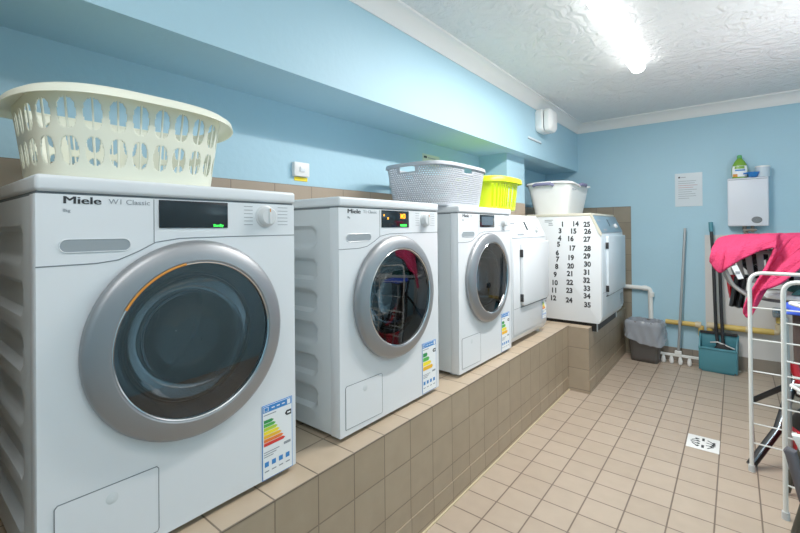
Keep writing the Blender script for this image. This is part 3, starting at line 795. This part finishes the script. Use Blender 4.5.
# clothes stacked on the board
def cloth_slab(name, x0, x1, y0, y1, z0, z1, m, label, rag=.012, seed=1):
    random.seed(seed); t = MB(); nx, ny = 26, 14; rows = []
    pA, pB = random.random()*6, random.random()*6
    for i in range(nx+1):
        row = []
        for j in range(ny+1):
            u, v = i/nx, j/ny; e = min(u, 1-u, v, 1-v)*8; z = z1-(z1-z0)*max(0, 1-e)**2
            z += rag*.35*math.sin(9*u+pA+3*v)*min(1, e)
            row.append(t.bm.verts.new((x0+(x1-x0)*u+rag*math.sin(7*v+pB), y0+(y1-y0)*v+rag*math.sin(9*u+pA), z)))
        rows.append(row)
    fs = [t.bm.faces.new((rows[i][j], rows[i+1][j], rows[i+1][j+1], rows[i][j+1])) for i in range(nx) for j in range(ny)]
    bt = []
    for row in rows:
        for v in (row[0], row[-1]): pass
    t._fin(fs, m, True); o = t.build(name, None, None, autosmooth=60)
    md = o.modifiers.new('thickness', 'SOLIDIFY'); md.thickness = .006; md.offset = 1
    return tag(o, label, 'cloth')
cloth_slab('folded_cloth', .24, .62, 3.05, 3.34, .828, .862, M['greencloth'], 'dark green folded cloth on the ironing board under the pink towel', seed=2)
cloth_slab('folded_cloth', .20, .50, 2.72, 2.98, .775, .800, M['bluecloth'], 'royal blue cloth on the wire behind the white airer post', seed=5)

# grey slotted basket on its side of the board, pink towel over it
r = thing('laundry_basket', (.27, 3.36, .866), 'grey slotted laundry basket half hidden beneath the pink towel', 'laundry basket', 'laundry baskets')
def h5(u, t):
    n = 30; f = (u*n) % 1
    return .14 < t < .90 and .34 < f < .72
basket_body(r, (.27, .150), (.31, .165), 2.8, .185, 300, 24, h5, M['greyb'], .004, bulge=.3)
basket_rim(r, (.31, .165), 2.8, .185, M['greyb'], .008, .012, .004)
t = MB(); t.lathe([(.003, .001), (.004, 1.0)], (0, 0, 0), 'z', M['blackp'], 48)
for v in t.bm.verts: v.co.x *= .22; v.co.y *= .115
for k in range(14):
    a = k*.9; t.tube([(.22*math.cos(a)*.7, .11*math.sin(a)*.7, .02), (.24*math.cos(a), .13*math.sin(a), .10), (.20*math.cos(a+.5), .10*math.sin(a+.5), .18)], .03, M['blackp'], 8)
t.build('dark_contents', None, r)

# pink towel: drapes over the basket, one swag at the left and a twisted fall on the right
U = [(-.100, 3.36, 1.070), (-.085, 3.44, 1.112), (-.04, 3.50, 1.132), (.03, 3.52, 1.138), (.11, 3.52, 1.141), (.18, 3.52, 1.143), (.22, 3.52, 1.146), (.26, 3.50, 1.148), (.30, 3.48, 1.150), (.34, 3.46, 1.150), (.39, 3.44, 1.150), (.45, 3.42, 1.148), (.54, 3.40, 1.145), (.66, 3.36, 1.13)]
Lw = [(-.118, 3.16, .985), (-.080, 3.12, .925), (-.03, 3.10, .955), (.045, 3.09, 1.022), (.115, 3.09, 1.062), (.178, 3.09, 1.070), (.135, 3.07, .965), (.078, 3.04, .850), (.036, 3.02, .715), (.062, 3.01, .700), (.095, 3.01, .825), (.178, 3.01, .890), (.28, 3.01, 1.000), (.45, 3.02, 1.06)]
def cr(P, t):
    n = len(P)-1; t = min(max(t*n, 0), n-1e-6); i = int(t); f = t-i
    p = [Vector(P[max(0, min(n, i+k))]) for k in (-1, 0, 1, 2)]
    return .5*((2*p[1])+(-p[0]+p[2])*f+(2*p[0]-5*p[1]+4*p[2]-p[3])*f*f+(-p[0]+3*p[1]-3*p[2]+p[3])*f**3)
t = MB(); NU, NV = 150, 40; rows = []
for i in range(NU+1):
    u = i/NU; a = cr(U, u); b_ = cr(Lw, u); row = []
    top_mid = Vector((a.x+(b_.x-a.x)*.25, 3.11, max(a.z, b_.z)+.030))
    for j in range(NV+1):
        v = j/NV
        p = a*(1-v)**2+top_mid*2*v*(1-v)+b_*v*v
        fold = .016*math.sin(31*u+6*v)*v+.009*math.sin(70*u+9*v)*v*(1-v)*2+.007*math.sin(47*u-3*v)*v*(1-v*.4)+(.012*math.sin(9*v+14*u) if u > .55 else 0)*v
        row.append(t.bm.verts.new(p+Vector((.3*fold, -abs(fold)*1.0-.0, .5*fold*(1-v)))))
    rows.append(row)
fs = [t.bm.faces.new((rows[i][j], rows[i+1][j], rows[i+1][j+1], rows[i][j+1])) for i in range(NU) for j in range(NV)]
t._fin(fs, M['pink'], True)
r = thing('towel', (.2, 3.3, .9), 'bright pink towel draped over the grey basket', 'towel')
o = t.build('towel_cloth', None, None, autosmooth=0)
for p in o.data.polygons: p.use_smooth = True
solid(o, .009); o.parent = r; o.location = (-.2, -3.3, -.9)
t = MB(); t.prism([(-.018, .965), (.012, .895), (.037, .902), (.008, .978)], 'y', 3.075, 3.078, M['paper']); t.box(.0, .02, 3.0735, 3.075, .925, .94, M['ink2'])
k = t.build('care_tag', None, r); k.location = (-.2, -3.3, -.9)
# dark and red garments hanging from the board's end
def hang(name, pts, y, m, label, cat, seed=0):
    random.seed(seed); t = MB(); n = 20; rows = []; ph = random.random()*6
    for i in range(n+1):
        u = i/n; row = []
        for j in range(n+1):
            v = j/n; A = Vector(pts[0]).lerp(Vector(pts[1]), u); B = Vector(pts[3]).lerp(Vector(pts[2]), u); p = A.lerp(B, v)
            row.append(t.bm.verts.new((p[0], y+.016*math.sin(13*u+ph+2*v)*(.3+v), p[1])))
        rows.append(row)
    fs = [t.bm.faces.new((rows[i][j], rows[i+1][j], rows[i+1][j+1], rows[i][j+1])) for i in range(n) for j in range(n)]
    t._fin(fs, m, True); o = t.build(name, None, None, autosmooth=60); solid(o, .006); return tag(o, label, cat)
hang('hanging_garment', [(-.005, .895), (.055, .895), (.035, .705), (-.03, .715)], 3.24, M['rubber'], 'black garment hanging below the left end of the pink towel', 'garment', 1)
hang('hanging_garment', [(-.045, .90), (.0, .90), (-.012, .75), (-.03, .76)], 3.29, M['red'], 'sliver of red garment hanging behind the black one', 'garment', 2)
hang('hanging_coat', [(.225, .79), (.50, .79), (.48, .33), (.235, .33)], 2.93, M['brown'], 'dark brown cloth hanging from the ironing board behind the airer', 'garment', 3)
# mop stick and red vacuum cleaner behind the airer
t = MB(); t.tube([(.195, 2.66, .02), (.185, 2.70, .76)], .010, M['galv'], 10); t.lathe([(0, .03), (.03, .028), (.06, .012)], (.195, 2.66, 0), 'z', M['blackp'], 16, cap0=True)
tag(t.build('mop_stick'), 'thin grey stick standing between the airer posts', 'stick')
r = thing('vacuum_cleaner', (.345, 2.74, 0), 'red cylinder vacuum cleaner partly out of the frame behind the airer', 'vacuum cleaner')
t = MB(); t.lathe([(.02, .13), (.04, .15), (.10, .155), (.24, .15), (.25, .14)], (0, 0, 0), 'z', M['red'], 40, cap0=True, cap1=True); t.build('drum_body', None, r)
t = MB(); t.lathe([(.25, .145), (.28, .14), (.33, .11), (.35, .04), (.352, .001)], (0, 0, 0), 'z', M['blackp'], 40, cap0=True); t.tube([(-.07, 0, .33), (-.07, 0, .37), (.07, 0, .37), (.07, 0, .33)], .01, M['blackp'], 8); t.build('head', None, r)
t = MB(); t.tube(smooth([(0, -.10, .30), (-.10, -.06, .40), (-.135, -.02, .55)], .05), .018, M['red'], 12)
for k in range(3): t.lathe([(-.006, .021), (.006, .021)], (-.105-.008*k, -.05, .42+.035*k), 'z', M['whitepl'], 14)
t.build('hose', None, r)
t = MB()
for a in (.8, 2.4, 4, 5.5): t.lathe([(-.012, .02), (.012, .02)], (.12*math.cos(a), .12*math.sin(a), .02), 'x', M['blackp'], 16, cap0=True, cap1=True)
t.build('castors', None, r)
# folding chair nearest the camera
r = thing('folding_chair', (.20, 2.20, 0), 'folded chair with a dark grey padded rail and white cloth at the lower right corner', 'chair')
t = MB(); t.tube([(-.055, 0, .335), (-.040, 0, .325), (0, 0, .155), (.03, 0, .10)], .020, M['pad'], 14, rs=[.012, .021, .021, .021]); t.build('padded_rail', None, r)
for y_ in (0, .34):
    MB().tube([(-.03, y_, .014), (.0, y_, .15), (.10, y_, .45)], .014, seg=12).build('leg', M['legdark'], r)
t = MB(); t.tube([(.03, 0, .10), (.03, .34, .10)], .010, M['legdark'], 10); t.build('cross_bar', None, r)
t = MB(); t.prism([(-.036, .385), (.006, .28), (.28, .26), (.28, .40)], 'y', .02, .05, M['whitecloth'], .006); t.build('cloth_seat', None, r)

# ------------------------------------------------------------------ camera, world, view
f_, yaw, cy, pitch, roll = 420.0, .673, 227.8, .004, -.009
F = Vector((-math.sin(yaw)*math.cos(pitch), math.cos(yaw)*math.cos(pitch), math.sin(pitch)))
R0 = Vector((math.cos(yaw), math.sin(yaw), 0)); U0 = R0.cross(F)
Rv = R0*math.cos(roll)+U0*math.sin(roll); Uv = Rv.cross(F)
cd = bpy.data.cameras.new('camera'); cam = bpy.data.objects.new('camera', cd); COL.objects.link(cam)
mw = Matrix((Rv, Uv, -F)).transposed().to_4x4(); mw.translation = (0, 0, 1.1965); cam.matrix_world = mw
cd.sensor_width = 36; cd.lens = f_/800*36; cd.shift_y = -(266.5-cy)/800; cd.clip_start = .02
SC.camera = cam
def lamp(name, loc, rot, size, e, col=(1, .98, .95)):
    l = bpy.data.lights.new(name, 'AREA'); l.energy = e; l.size = size; l.color = col
    o = bpy.data.objects.new(name, l); COL.objects.link(o); o.location = loc; o.rotation_euler = rot; return o
def tube_lamp(x, y, ln, e):
    l = bpy.data.lights.new('batten_lamp', 'AREA'); l.shape = 'RECTANGLE'; l.size = .075; l.size_y = ln; l.energy = e; l.color = (1, .975, .94)
    o = bpy.data.objects.new('batten_lamp', l); COL.objects.link(o); o.location = (x, y, ZC-.064)
tube_lamp(-.475, 2.305, 1.48, 34)
tube_lamp(-.30, -.375, 1.4, 7)  # lamp of the added fill batten
# added fill lamps aimed up at the ceiling, not fittings of the room
lamp('fill_lamp', (.35, .6, 1.55), (PI, 0, 0), .6, 7, (1, .98, .96))
lamp('fill_lamp', (.70, 2.6, 1.35), (PI, 0, 0), .6, 11, (1, .98, .96))
SC.cycles.diffuse_bounces = 8
w = bpy.data.worlds.new('world'); SC.world = w; w.use_nodes = True
w.node_tree.nodes['Background'].inputs[0].default_value = (.8, .9, 1, 1); w.node_tree.nodes['Background'].inputs[1].default_value = .1
SC.view_settings.view_transform = 'Standard'
SC.view_settings.exposure = .27; SC.view_settings.gamma = 1.16
